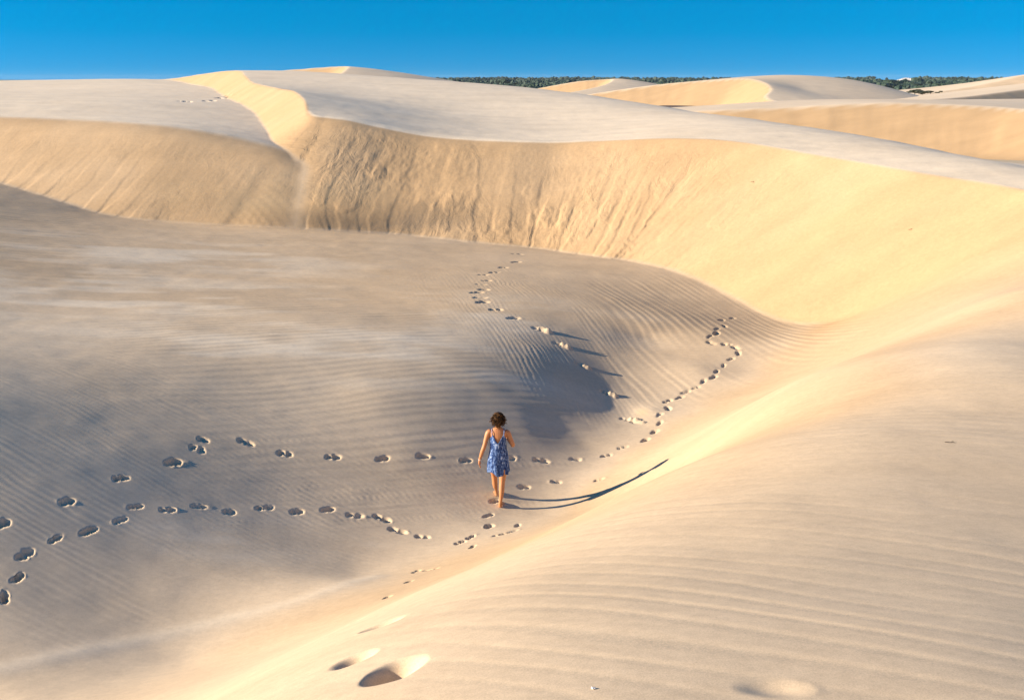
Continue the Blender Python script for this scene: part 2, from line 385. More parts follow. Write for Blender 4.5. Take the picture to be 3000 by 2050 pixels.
tongL = [(sl_at(px), w, d0, d1, t, slant) for px, w, d0, d1, t, slant in [
    (60, 1.4, .8, 4.6, .05, -.1), (160, .9, 1.2, 5.0, .06, -.12), (260, 1.2, .9, 5.2, .08, -.14), (345, .8, 1.0, 5.6, .07, -.1), (440, .75, .1, 6.0, .09, -.04), (520, .8, 1.0, 5.8, .07, -.1), (600, 1.2, 1.4, 5.6, .05, -.05)]]
hL[sel] = slip_relief(sL[sel], dL[sel], sl_at(-900), sl_at(700), 43, 0.12, tongL) * sstep(0.1, 0.9, dL[sel])
toe = 0.10 * sstep(0, 1, 1.0)
R = R + hR; L = L + hL
kA = 0.10 + 1.1 * sstep(7.5, 13, XX) * sstep(14, 20, YY)
ZZ = combine(A, R, L, kA)
on_R = sstep(-0.02, 0.1, R - np.maximum(A, L)); on_L = sstep(-0.02, 0.1, L - np.maximum(A, R))
on_A = 1 - np.clip(on_R + on_L, 0, 1)
slipR, slipL = sstep(-0.15, 0.05, dR) * on_R, sstep(-0.9, -0.1, dL) * on_L

Z0 = ZZ.copy()
def hits(pts):
    """where sight lines meet the sand: world points for many photo pixels"""
    out = []
    i0 = int(np.searchsorted(rows, 2.3))
    for p in pts:
        d = ray(*p); c = d[0] / d[1]; g = d[2] / d[1]
        j = int(np.clip(np.searchsorted(cols, c) - 1, 0, len(cols) - 2)); f = (c - cols[j]) / (cols[j + 1] - cols[j])
        z = Z0[i0:, j] * (1 - f) + Z0[i0:, j + 1] * f; y = rows[i0:]
        e = z - g * y; k = int(np.argmax(e > 0)) if (e > 0).any() else len(e) - 1
        k = max(k, 1); q = e[k - 1] / (e[k - 1] - e[k]) if e[k] != e[k - 1] else 0
        Y = y[k - 1] + q * (y[k] - y[k - 1]); out.append((c * Y, Y, g * Y))
    return np.array(out)

# ---- wind ripples: sets of crests, each with its own lie and reach
Zf = np.zeros_like(XX)                          # fine relief
trough = np.zeros_like(XX)
def zone(cx, cy, rx, ry, soft=0.5):
    r = np.hypot((XX - cx) / rx, (YY - cy) / ry); return 1 - sstep(1 - soft, 1 + soft, r)
def ripple_set(c0, c1, lam_px, zones, steep, seed, warp=0.5, keep=0.5, mask=1.0, dark=0.0, over=0.0):
    """c0,c1: two photo pixels along a crest; lam_px: spacing there, in rows of the photo"""
    p = hits([c0, c1, ((c0[0] + c1[0]) / 2, (c0[1] + c1[1]) / 2 - lam_px / 2), ((c0[0] + c1[0]) / 2, (c0[1] + c1[1]) / 2 + lam_px / 2)])
    t = p[1, :2] - p[0, :2]; t /= np.hypot(*t); nrm = np.array([-t[1], t[0]])
    lam = abs(np.dot(p[3, :2] - p[2, :2], nrm))
    zs = hits([z[:2] for z in zones]); m = 0.0
    for z, q in zip(zones, zs): m = np.maximum(m, zone(q[0], q[1], z[2], z[3]))
    m = m * mask
    k = m > 0.01
    x, y = XX[k], YY[k]
    u = (x * nrm[0] + y * nrm[1]) / lam; v = (x * t[0] + y * t[1]) / lam
    u = u + warp * (0.9 * vnoise(u * 0.10 + 3, v * 0.05, seed) + 0.45 * vnoise(u * 0.33, v * 0.12, seed + 1) + 0.2 * vnoise(u * .9, v * 0.3, seed + 2))
    ph = 2 * math.pi * u
    prof = np.sin(ph + 0.6 * np.sin(ph))
    amp = keep + 1.1 * (1 - keep) * vnoise(u * 0.07 + 9, v * 0.04, seed + 3) + 0.45 * vnoise(u * 0.45, v * 0.12, seed + 4)
    if over: Zf[k] *= 1 - over * np.clip(m[k] * 1.4, 0, 1)
    Zf[k] += m[k] * steep * lam * np.clip(amp, 0.05, 1.3) * prof
    if dark: trough[k] = np.maximum(trough[k], dark * m[k] * np.clip(amp, 0, 1) * sstep(0.1, 0.95, -prof))
    return lam
flo = on_A
print("ripple wavelengths", [round(x, 3) for x in [
    ripple_set((1000, 1000), (1300, 988), 10, [(1100, 960, 4.6, 6.5), (850, 900, 4, 5), (1350, 1000, 2.2, 4.5)], 0.024, 1, mask=flo, warp=.6, keep=.7),
    ripple_set((1620, 900), (1690, 990), 17, [(1500, 850, 1.8, 5), (1640, 950, 2.0, 4), (1800, 1080, 1.6, 3.0), (1560, 820, 3, 5)], 0.034, 2, over=.95, mask=flo, warp=.8, keep=.6),
    ripple_set((300, 1250), (420, 1312), 14, [(350, 1330, 3.8, 4.5), (100, 1250, 2.5, 5), (750, 1290, 2.5, 3.5), (500, 1600, 3, 2)], 0.016, 3, mask=flo, warp=.7, keep=.55),
    ripple_set((1150, 1460), (1450, 1452), 11, [(1250, 1440, 2.3, 2.0), (1600, 1440, 2.0, 1.8), (1000, 1640, 1.8, 1.6), (900, 1480, 2, 2.5)], 0.03, 4, mask=flo, warp=.6, keep=.6),
    ripple_set((2120, 940), (2300, 1020), 12, [(2150, 960, 2.6, 5), (2020, 900, 2.5, 5), (1950, 1090, 1.2, 2)], 0.026, 5, over=.9, mask=flo, warp=.6, keep=.5),
    ripple_set((200, 690), (500, 705), 6, [(250, 690, 8, 5), (700, 700, 6, 4), (50, 760, 5, 4)], 0.018, 6, mask=flo, warp=.7, keep=.5),
    ripple_set((100, 1100), (350, 1140), 12, [(150, 1080, 4, 4), (600, 1130, 4, 4), (300, 950, 5, 5)], 0.011, 8, mask=flo, warp=.7, keep=.4),
    ripple_set((2200, 1720), (2800, 1800), 45, [(2700, 1800, 2.6, 2.6), (2100, 1850, 1.4, 2.0), (2800, 1400, 2.8, 2.6), (2200, 1500, 1.6, 2.0), (3300, 1900, 2.5, 3)], 0.0058, 7, warp=1.0, keep=.5, dark=.4),
    ripple_set((2500, 1390), (2900, 1420), 22, [(2700, 1350, 2.2, 2.0), (2900, 1200, 2.2, 2.5)], 0.005, 9, warp=.6, keep=.5),
]])
# broad unevenness everywhere
Zf += (0.018 * fbm(XX * 0.45, YY * 0.45, 31, 3) + 0.006 * fbm(XX * 1.7, YY * 1.7, 35, 2)) * sstep(2, 6, YY)
Zf += 0.02 * fbm(XX * 0.12 + 4, YY * 0.8, 37, 3) * (1 - on_A) * (1 - np.clip(slipR + slipL, 0, 1))

# ---- footprints
FOOT = []                                       # px, py, length, width, depth, rim
def trail(pts, L_=0.27, W_=0.12, dep=0.04, rim=0.014, heading=None, soft=0):
    q = hits(pts)
    for i in range(len(pts)):
        j0, j1 = max(i - 1, 0), min(i + 1, len(pts) - 1)
        dv = q[j1, :2] - q[j0, :2]; a = math.atan2(dv[1], dv[0]) if heading is None else heading
        FOOT.append((q[i, 0], q[i, 1], a + random.uniform(-.35, .35), L_ * random.uniform(.8, 1.15), W_ * random.uniform(.8, 1.25), 1.35 * dep * random.uniform(.65, 1.25), rim * random.uniform(.1, .75), soft))
trail([(5, 1535), (195, 1469), (353, 1401), (505, 1354)], .32, .18, .085, .026)
trail([(565, 1310), (597, 1288), (590, 1318)], .24, .12, .05, .018)
trail([(720, 1295), (838, 1330), (975, 1340), (1120, 1345), (1240, 1337), (1365, 1349), (1490, 1343)], .31, .13, .06, .016)
trail([(1585, 1350), (1685, 1345), (1775, 1333), (1825, 1309), (1890, 1288), (1917, 1263), (1933, 1238), (1931, 1214), (1957, 1195), (1957, 1174), (1990, 1165), (2009, 1148), (2039, 1135), (2060, 1118),
       (2092, 1104), (2099, 1087), (2120, 1071), (2142, 1053), (2163, 1037), (2155, 1019), (2129, 1010), (2084, 1005), (2080, 986), (2099, 977), (2101, 963), (2122, 954), (2114, 937), (2146, 932)], .30, .13, .045, .016)
trail([(13, 1751), (55, 1692), (76, 1623), (161, 1580)], .27, .14, .05, .02)
trail([(262, 1555), (353, 1522), (398, 1483), (491, 1493), (584, 1482), (670, 1497), (776, 1486), (871, 1499), (960, 1495)], .27, .125, .06, .016)
trail([(1040, 1512), (1118, 1519), (1166, 1555), (1242, 1572)], .30, .12, .045, .016)
trail([(1536, 1426), (1630, 1412), (1756, 1405)], .25, .11, .04, .014)
trail([(1385, 1599), (1350, 1587), (1380, 1572), (1431, 1540), (1433, 1508), (1448, 1467)], .25, .12, .05, .016, heading=math.radians(60))
trail([(1463, 1565), (1499, 1555), (1517, 1537)], .24, .11, .035, .01)
trail([(1264, 1666), (1222, 1671), (1196, 1702), (1136, 1748)], .24, .13, .035, .008)
trail([(1030, 1827)], .28, .13, .05, .004, heading=.5)
trail([(1121, 1832)], .28, .19, .05, .004, heading=.9, soft=1)
trail([(1045, 1930)], .27, .19, .055, .004, heading=1.0, soft=1)
trail([(1156, 1965)], .34, .27, .085, .004, heading=.9, soft=1)
trail([(2270, 2015)], .34, .20, .020, .006, heading=math.radians(-15), soft=1)
trail([(1516, 745), (1511, 768), (1475, 784), (1450, 798), (1415, 805), (1424, 822), (1408, 833), (1416, 848), (1397, 857), (1404, 872), (1411, 885), (1456, 906), (1506, 931)], .36, .18, .06, .02, heading=math.radians(20))
trail([(520, 297), (548, 298), (600, 297), (622, 296), (640, 288), (655, 289), (662, 281), (672, 282)], .55, .42, .12, .03)
CLODS = [(1592, 969, .40, .16, .10), (1650, 1014, .30, .13, .09), (1714, 1076, .28, .13, .07), (1787, 1155, .26, .13, .07), (1850, 1229, .30, .12, .05), (1873, 1237, .14, .10, .04)]
for (px, py, L_, W_, hh), q in zip(CLODS, hits([c[:2] for c in CLODS])):
    FOOT.append((q[0] - 0.12, q[1] + 0.05, -0.5, L_ * .9, W_, 0.05, 0.0, 0)); FOOT.append((q[0] + .05, q[1], -0.5, L_, W_, -hh, 0.0, 0))
for x, y, a, fl, fw, dep, rim, soft in FOOT:
    r = fl * 1.6
    i0, i1 = np.searchsorted(rows, [y - r, y + r]); j0, j1 = np.searchsorted(cols, [(x - r) / y, (x + r) / y])
    if i1 <= i0 or j1 <= j0: continue
    sl = np.s_[i0:i1, j0:j1]
    dx, dy = XX[sl] - x, YY[sl] - y
    u = (dx * math.cos(a) + dy * math.sin(a)) / (fl / 2); v = (-dx * math.sin(a) + dy * math.cos(a)) / (fw / 2)
    wob = 1 + 0.24 * vnoise(dx * 8 + x * 3, dy * 8 + y * 5, 77) + 0.1 * vnoise(dx * 22, dy * 22 + y, 78)
    ws = ((x * 7.13 + y * 3.77) % 1.0)
    if soft: wob = 1 + 0.12 * vnoise(dx * 6 + x * 3, dy * 6 + y * 5, 77)
    waist = 1 - (0.0 if soft else 1.0) * (0.1 + 0.45 * ws) * np.exp(-((u + 0.12) / 0.26) ** 2)
    e = np.sqrt(u * u + (v / waist) ** 2) * wob
    prof = -(1 - sstep(0.1 if soft else 0.62, 1.1 if soft else 1.0, e)) * (1 - (0.0 if soft else 0.1 + 0.7 * ws) * np.exp(-((u + 0.1) / 0.2) ** 2)) * (1 + (0.5 - ws) * 0.7 * u)
    ring = np.exp(-((e - 1.08) / 0.15) ** 2) * np.clip(0.45 + 0.7 * np.cos(np.arctan2(v, u) - 6.28 * ws * 3), 0, 1.1) * np.clip(0.55 + 0.9 * vnoise(dx * 8, dy * 8, int(abs(x) * 10) & 255), 0, 1.4)
    keepr = sstep(0.2, 1.3, e)
    Zf[sl] = Zf[sl] * keepr + dep * prof + rim * ring
    trough[sl] *= keepr
# the scoop where the far trail climbs the slip face
ZZ = ZZ + Zf

PALE = [(330, 880, 5, 2.5), (600, 860, 4, 2), (520, 750, 5, 2.5), (700, 1020, 3, 2), (1000, 1000, 4, 2.5), (150, 820, 5, 3), (880, 1585, .9, .5), (640, 1575, .9, .5), (1280, 900, 4, 2)]
# ---- where the sand is golden and loose

gx = np.gradient(A, axis=1) / np.maximum(np.gradient(XX, axis=1), 1e-6)
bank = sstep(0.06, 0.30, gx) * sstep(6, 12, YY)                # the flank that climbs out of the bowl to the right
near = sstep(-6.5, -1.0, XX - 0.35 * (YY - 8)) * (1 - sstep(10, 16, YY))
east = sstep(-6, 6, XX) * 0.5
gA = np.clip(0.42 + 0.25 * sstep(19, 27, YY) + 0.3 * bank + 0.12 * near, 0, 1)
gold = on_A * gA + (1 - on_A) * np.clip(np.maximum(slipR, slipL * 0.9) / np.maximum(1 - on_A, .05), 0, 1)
pale = np.zeros_like(XX)                       # drifts of pale fine sand lying on the floor
for (px, py, rx, ry), q in zip(PALE, hits([p[:2] for p in PALE])):
    pale = np.maximum(pale, zone(q[0], q[1], rx, ry, .9))
pale = pale * sstep(-0.15, 0.5, fbm(XX * 0.35 + 0.1 * YY, YY * 1.1 - 0.25 * XX, 53, 4))
lip_q = smooth_line(hits([(-150, 1985), (0, 1958), (300, 1895), (600, 1830), (900, 1750), (1100, 1690)]), 60)
lip_d = np.full(XX.shape, 9.0); k = (YY < 14) & (YY > 5) & (XX < 1)
for c in lip_q: lip_d[k] = np.minimum(lip_d[k], np.hypot(XX[k] - c[0], YY[k] - c[1]))
lip = np.exp(-(lip_d / 0.16) ** 2)
ZZ = ZZ + 0.01 * lip
pale = np.maximum(pale, 0.55 * lip)
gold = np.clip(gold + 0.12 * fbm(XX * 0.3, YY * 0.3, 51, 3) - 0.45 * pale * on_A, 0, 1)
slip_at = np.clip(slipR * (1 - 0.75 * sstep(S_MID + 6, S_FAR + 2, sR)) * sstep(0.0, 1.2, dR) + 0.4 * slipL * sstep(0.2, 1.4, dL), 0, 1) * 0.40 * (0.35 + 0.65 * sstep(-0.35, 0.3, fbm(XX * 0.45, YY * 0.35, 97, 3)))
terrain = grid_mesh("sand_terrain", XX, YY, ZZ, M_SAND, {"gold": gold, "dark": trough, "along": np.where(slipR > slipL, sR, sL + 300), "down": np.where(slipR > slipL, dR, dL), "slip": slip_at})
terrain["kind"] = "structure"

def height_at(x, y):
    """height of the finished near sand at a point"""
    i = int(np.clip(np.searchsorted(rows, y) - 1, 0, len(rows) - 2)); j = int(np.clip(np.searchsorted(cols, x / y) - 1, 0, len(cols) - 2))
    fy = (y - rows[i]) / (rows[i + 1] - rows[i]); fx = (x / y - cols[j]) / (cols[j + 1] - cols[j])
    return float((ZZ[i, j] * (1 - fx) + ZZ[i, j + 1] * fx) * (1 - fy) + (ZZ[i + 1, j] * (1 - fx) + ZZ[i + 1, j + 1] * fx) * fy)

# ------------------------------------------------------------------ dunes farther off
def far_dune(px0, px1, y0, y1, crest_px, top_px, back, nx=220, ny=160, tan=0.60, k=0.25, golden=0.9, floor=-9.5, ripple=0.03, seed=0):
    cr = Crest([PY(*p) if len(p) == 3 else np.array(p[:3]) for p in crest_px])
    crest_w = [PY(*p) if len(p) == 3 else np.array(p[:3]) for p in crest_px]
    tops = [PY(*p) for p in top_px]
    tb = TPS(crest_w + tops + [np.array(b) for b in back], 0.3)
    c0, c1 = PY(px0, 230, 1.0)[0], PY(px1, 230, 1.0)[0]
    Yg, Cg = np.meshgrid(np.linspace(y0, y1, ny), np.linspace(c0, c1, nx), indexing="ij"); Xg = Cg * Yg
    d, sa, zc = cr.field(Xg, Yg); B = tb(Xg, Yg); Cf = zc - tan * d
    fl = 0.06 * fbm(sa * 0.5 + 0.3 * vnoise(d * .3, sa * .2, seed), d * 0.06, 60 + seed, 3) * sstep(0, 1, d)
    Z = smin(B, Cf + fl, k) + ripple * fbm(Xg * 0.25, Yg * 0.12, 70 + seed, 3)
    Z = smax(Z, np.full_like(Z, floor), 0.8)
    g = golden * sstep(-0.3, 0.6, d) + 0.25 + 0.1 * fbm(Xg * .1, Yg * .1, 80 + seed, 2)
    ob = grid_mesh("dune", Xg, Yg, Z, M_FAR, {"gold": np.clip(g, 0, 1), "dark": np.zeros_like(Z)})
    ob["kind"] = "structure"
    return ob
M_FAR = sand_material("far_sand", 0.5)

# second bowl at the right: its golden slip face and the plateau behind it
far_dune(1750, 3900, 88, 215, [(1700, 345, 131), (1880, 333, 126), (2030, 326, 122), (2300, 315, 119.5), (2600, 302, 117), (2850, 310, 113.5), (3000, 320, 110.5), (3300, 345, 104), (3700, 380, 96)],
         [(2300, 296, 150), (2600, 292, 150), (2700, 293, 160), (3000, 302, 135), (3300, 318, 128), (2030, 317, 165), (1900, 316, 170)],
         [(20, 190, -6), (60, 200, -5.2), (100, 200, -4.8), (140, 160, -3), (40, 215, -7), (110, 215, -7)], nx=260, ny=180, floor=-8.05, seed=1)
# long pale dune with a bright hollow, right of the middle
far_dune(1480, 2900, 165, 300, [(1560, 312, 236), (1640, 292, 235), (1700, 281, 234), (1950, 246, 230), (2100, 235, 225), (2188, 231, 221), (2240, 243, 213), (2258, 262, 205), (2243, 284, 198), (2290, 303, 192), (2420, 322, 186)],
         [(2350, 223, 230), (2500, 235, 232), (2600, 256, 232), (2680, 279, 232), (2750, 296, 232), (2350, 262, 214), (2500, 280, 212), (2620, 293, 212)],
         [(100, 290, -9), (40, 290, -9), (10, 270, -9), (110, 250, -9), (40, 262, -4), (65, 265, -3)], nx=220, ny=150, floor=-6.3, seed=2)
# rounded dune behind it
far_dune(1380, 2150, 245, 340, [(1440, 285, 294), (1500, 272, 293), (1545, 265, 292), (1700, 238, 288), (1785, 233, 284), (1775, 246, 273), (1690, 267, 262), (1600, 280, 254), (1560, 292, 248)],
         [(1800, 231, 284), (1870, 237, 284), (1940, 249, 284), (2000, 261, 284), (2060, 275, 284), (1800, 258, 268), (1900, 268, 268)],
         [(10, 330, -9), (50, 330, -9), (30, 320, -7)], nx=180, ny=130, floor=-6.6, seed=3)
# peaked dune on the skyline
far_dune(620, 1600, 118, 200, [(660, 222, 160), (740, 214, 159), (820, 207, 158), (900, 201, 157), (1000, 194.5, 155), (1017, 197, 150), (1005, 209, 142), (985, 225, 136), (960, 245, 130)],
         [(1100, 203, 153), (1200, 219, 151), (1300, 239, 149), (1400, 259, 147), (1480, 278, 145), (1150, 228, 140), (1300, 252, 138)],
         [(-20, 175, -1), (-40, 180, -2), (0, 180, -3), (-20, 200, -7), (-50, 200, -7), (5, 200, -8)], nx=170, ny=110, seed=4)
# dunes at the right edge
far_dune(2600, 3700, 150, 260, [(2480, 304, 160), (2560, 297, 165), (2720, 292, 172), (2850, 281, 182), (3000, 262, 195), (3200, 240, 210), (3500, 215, 225)],
         [(2700, 284, 215), (2850, 268, 220), (3000, 247, 225), (3200, 225, 235), (3500, 205, 240)], [(90, 258, -6), (130, 258, -5), (160, 258, -5)], nx=170, ny=110, tan=0.42, golden=0.55, floor=-6.3, seed=5)
far_dune(2450, 3800, 270, 380, [(2500, 300, 286), (2560, 290, 288), (2650, 283, 290), (2690, 278, 292), (2780, 265, 296), (2850, 253, 298), (2930, 237, 300), (3000, 221, 302), (3200, 195, 306), (3500, 180, 310)],
         [], [(100, 320, -5), (125, 322, -3), (150, 325, -.5), (180, 330, 1.5), (220, 330, 2), (110, 370, -9), (150, 370, -8), (200, 370, -6)], nx=160, ny=100, tan=0.3, golden=.4, floor=-6.6, seed=6)

# ground out to the horizon: floor of the second bowl, then the plain with the wood
yr = np.concatenate([np.linspace(60, 400, 90), np.exp(np.linspace(math.log(410), math.log(2900), 40))])
Yg, Cg = np.meshgrid(yr, np.linspace(-1.6, 1.6, 160), indexing="ij"); Xg = Cg * Yg
gz = np.interp(Yg, [60, 118, 150, 300, 500, 900, 1600, 9000], [-8, -8, -5.9, -6.0, -6.6, -5.5, -3.0, -6.0]) + 0.15 * fbm(Xg * .03, Yg * .03, 5, 3)
m, n, l, b = new_mat("plain_soil")
b.inputs["Roughness"].default_value = 0.95
tc = n.new("ShaderNodeTexCoord"); nz = n.new("ShaderNodeTexNoise"); nz.inputs["Scale"].default_value = 0.02; nz.inputs["Detail"].default_value = 8
l.new(tc.outputs["Object"], nz.inputs["Vector"])
cr = n.new("ShaderNodeValToRGB"); cr.color_ramp.elements[0].position = .4; cr.color_ramp.elements[0].color = (0.03, 0.05, 0.02, 1); cr.color_ramp.elements[1].position = .62; cr.color_ramp.elements[1].color = (0.09, 0.10, 0.045, 1)
l.new(nz.outputs["Fac"], cr.inputs[0])
sx = n.new("ShaderNodeSeparateXYZ"); l.new(tc.outputs["Object"], sx.inputs[0])
mr = n.new("ShaderNodeMapRange"); mr.inputs["From Min"].default_value = 395; mr.inputs["From Max"].default_value = 470; l.new(sx.outputs[1], mr.inputs[0])
ad = n.new("ShaderNodeMath"); ad.operation = 'ADD'; l.new(mr.outputs[0], ad.inputs[0])
n2 = n.new("ShaderNodeMapRange"); n2.inputs["From Min"].default_value = .3; n2.inputs["From Max"].default_value = .7; n2.inputs["To Min"].default_value = -.5; n2.inputs["To Max"].default_value = .5; l.new(nz.outputs["Fac"], n2.inputs[0]); l.new(n2.outputs[0], ad.inputs[1])
mx = n.new("ShaderNodeMixRGB"); mx.inputs[1].default_value = (0.55, 0.43, 0.29, 1); l.new(ad.outputs[0], mx.inputs[0]); mx.use_clamp = True; ad.use_clamp = True
l.new(cr.outputs[0], mx.inputs[2]); l.new(mx.outputs[0], b.inputs["Base Color"])
ground = grid_mesh("ground", Xg, Yg, gz, m); ground["kind"] = "structure"

# damp brown flat between the far dunes
wm, n, l, b = new_mat("damp_sand"); b.inputs["Base Color"].default_value = (0.16, 0.09, 0.035, 1); b.inputs["Roughness"].default_value = 0.55
q = [PZ(px, py, -5.15) for px, py in [(1900, 312), (1960, 309), (2040, 311), (2110, 316), (2175, 322), (2120, 325), (2040, 326), (1980, 321)]]
ring = smooth_line(q + [q[0]], 5)[:-1]
me = bpy.data.meshes.new("damp_flat")
nr = len(ring); cx = ring.mean(0)
vs = [tuple(cx)] + [tuple(p) for p in ring] + [(p[0] + (p[0] - cx[0]) * .05, p[1] + (p[1] - cx[1]) * .05, p[2] - 1.2) for p in ring]
me.from_pydata(vs, [], [(0, 1 + i, 1 + (i + 1) % nr) for i in range(nr)] + [(1 + i, 1 + nr + i, 1 + nr + (i + 1) % nr, 1 + (i + 1) % nr) for i in range(nr)])
me.materials.append(wm); wo = bpy.data.objects.new("damp_flat", me); COL.objects.link(wo); wo["kind"] = "structure"

# ------------------------------------------------------------------ the far wood
def foliage_mat(name, c0, c1, scale):
    m, n, l, b = new_mat(name); b.inputs["Roughness"].default_value = 0.7
    g = n.new("ShaderNodeTexCoord"); z = n.new("ShaderNodeTexNoise"); z.inputs["Scale"].default_value = scale; z.inputs["Detail"].default_value = 4
    l.new(g.outputs["Object"], z.inputs["Vector"]); r = n.new("ShaderNodeValToRGB")
    r.color_ramp.elements[0].position = .35; r.color_ramp.elements[0].color = (*c0, 1); r.color_ramp.elements[1].position = .65; r.color_ramp.elements[1].color = (*c1, 1)
    l.new(z.outputs["Fac"], r.inputs[0]); l.new(r.outputs[0], b.inputs["Base Color"]); return m
M_WOOD = foliage_mat("wood_leaves", (0.012, 0.032, 0.02), (0.032, 0.06, 0.03), 0.03)

def ico(level):
    import bmesh
    bm = bmesh.new(); bmesh.ops.create_icosphere(bm, subdivisions=level, radius=1); bm.verts.ensure_lookup_table()
    v = np.array([x.co[:] for x in bm.verts]); f = np.array([[y.index for y in x.verts] for x in bm.faces]); bm.free(); return v, f
def clump_mesh(name, centers, radii, mat, jitter=0.35, level=1, seed=1):
    v, f = ico(level); rg = np.random.default_rng(seed); n_ = len(centers)
    jit = 1 + jitter * (rg.random((n_, len(v), 1)) * 2 - 1)
    V = centers[:, None, :] + v[None] * jit * radii[:, None, :]
    Fq = f[None] + (np.arange(n_) * len(v))[:, None, None]
    me = bpy.data.meshes.new(name); me.from_pydata(V.reshape(-1, 3).tolist(), [], Fq.reshape(-1, 3).tolist()); me.materials.append(mat)
    ob = bpy.data.objects.new(name, me); COL.objects.link(ob); return ob
rg = np.random.default_rng(5)
cen, rad = [], []
NT = 7000
for i in range(NT):
    Y = 500 * (1900 / 500) ** (rg.random() ** 0.8)
    px = rg.uniform(1000, 3500)
    d = ray(px, 230); x = d[0] / d[1] * Y
    bluff = 2560 < px < 2700 and Y > 930
    if bluff and rg.random() < .93: continue
    g0 = float(np.interp(Y, [500, 900, 1600, 2200], [-6.6, -5.5, -3.0, -3.0]))
    patch = vnoise(np.array([x * .012]), np.array([Y * .006]), 9)[0]
    hgt = (3.0 + 2.6 * rg.random() ** 1.5) * (0.8 + .2 * patch) * np.interp(Y, [500, 700, 1000], [.5, .8, 1.0]) * 1.25 + (1.6 if rg.random() < .03 else 0)
    wdt = hgt * rg.uniform(.5, .95)
    for k in range(2 if Y > 900 else 3):
        cen.append((x + rg.normal() * wdt * .5, Y + rg.normal() * wdt * .5, g0 + hgt * rg.uniform(.35, .75))); r_ = wdt * rg.uniform(.45, .75); rad.append((r_, r_, hgt * rg.uniform(.28, .42)))
wood = clump_mesh("distant_wood", np.array(cen), np.array(rad), M_WOOD, .4, 1, 3)
wood["kind"] = "stuff"; wood["label"] = "dark green low wood along the horizon behind the dunes"; wood["category"] = "wood"

# pale sand bluff in the wood
bm_, n, l, b = new_mat("bluff_sand"); b.inputs["Roughness"].default_value = .9
g = n.new("ShaderNodeTexCoord"); z = n.new("ShaderNodeTexNoise"); z.inputs["Scale"].default_value = .35; z.inputs["Detail"].default_value = 5; l.new(g.outputs["Object"], z.inputs["Vector"])
r = n.new("ShaderNodeValToRGB"); r.color_ramp.elements[0].position = .35; r.color_ramp.elements[0].color = (.25, .22, .2, 1); r.color_ramp.elements[1].position = .55; r.color_ramp.elements[1].color = (.62, .57, .52, 1)
l.new(z.outputs["Fac"], r.inputs[0]); l.new(r.outputs[0], b.inputs["Base Color"])
p0, p1 = PY(2585, 240, 960), PY(2690, 240, 960)
Xb, Yb = np.meshgrid(np.linspace(p0[0] - 4, p1[0] + 4, 70), np.linspace(945, 985, 30))
fx = (Xb - p0[0]) / (p1[0] - p0[0])
prof = np.interp(fx, [-.1, .02, .3, .38, .55, .72, .9, 1.05], [0, 3.6, 3.5, 2.4, 4.6, 6.2, 5.6, 0])
Zb = -5.6 + prof * sstep(948, 956, Yb + 3 * fbm(Xb * .4, Yb * .1, 3, 2)) * (1 - sstep(970, 984, Yb)) * (1 + .15 * fbm(Xb * .5, Yb * .5, 8, 3))
bluff = grid_mesh("sand_bluff", Xb, Yb, Zb, bm_)
bluff["label"] = "pale bare sand bluff showing through the dark wood on the horizon"; bluff["category"] = "bluff"

# ------------------------------------------------------------------ the woman walking away down in the bowl
def plain_mat(name, col, rough=0.6, sss=0.0):
    m, n, l, b = new_mat(name); b.inputs["Base Color"].default_value = (*col, 1); b.inputs["Roughness"].default_value = rough
    if sss: b.inputs["Subsurface Weight"].default_value = sss; b.inputs["Subsurface Radius"].default_value = (.02, .008, .004)
    return m
def loft(path, rad, n=14):
    """closed tube along points with (width, depth) radii"""
    p = np.array(path, float); V, Fc = [], []
    tang = np.gradient(p, axis=0); tang /= np.linalg.norm(tang, axis=1)[:, None]
    ref = np.array([1.0, 0, 0])
    for i in range(len(p)):
        t = tang[i]; a = ref - t * ref.dot(t)
        if np.linalg.norm(a) < .2: a = np.array([0, 1.0, 0]) - t * t[1]
        a /= np.linalg.norm(a); b = np.cross(t, a); ref = a
        rw, rd = rad[i] if hasattr(rad[i], "__len__") else (rad[i], rad[i])
        for k in range(n):
            th = 2 * math.pi * k / n; V.append(p[i] + a * rw * math.cos(th) + b * rd * math.sin(th))
    m = len(p)
    for i in range(m - 1):
        for k in range(n):
            Fc.append((i * n + k, i * n + (k + 1) % n, (i + 1) * n + (k + 1) % n, (i + 1) * n + k))
    V.append(p[0] - tang[0] * np.min(rad[0]) * .6); V.append(p[-1] + tang[-1] * np.min(rad[-1]) * .6); c0, c1 = len(V) - 2, len(V) - 1
    for k in range(n):
        Fc.append((c0, (k + 1) % n, k)); Fc.append((c1, (m - 1) * n + k, (m - 1) * n + (k + 1) % n))
    return V, Fc
def join(parts):
    V, Fc = [], []
    for v, f in parts:
        o = len(V); V += [tuple(x) for x in v]; Fc += [tuple(i + o for i in q) for q in f]
    return V, Fc
def to_obj(name, V, Fc, mat, parent=None, smooth=True):
    me = bpy.data.meshes.new(name); me.from_pydata([tuple(map(float, v)) for v in V], [], Fc); me.materials.append(mat)
    if smooth: me.polygons.foreach_set("use_smooth", np.ones(len(me.polygons), bool))
    ob = bpy.data.objects.new(name, me); COL.objects.link(ob); ob.parent = parent; return ob
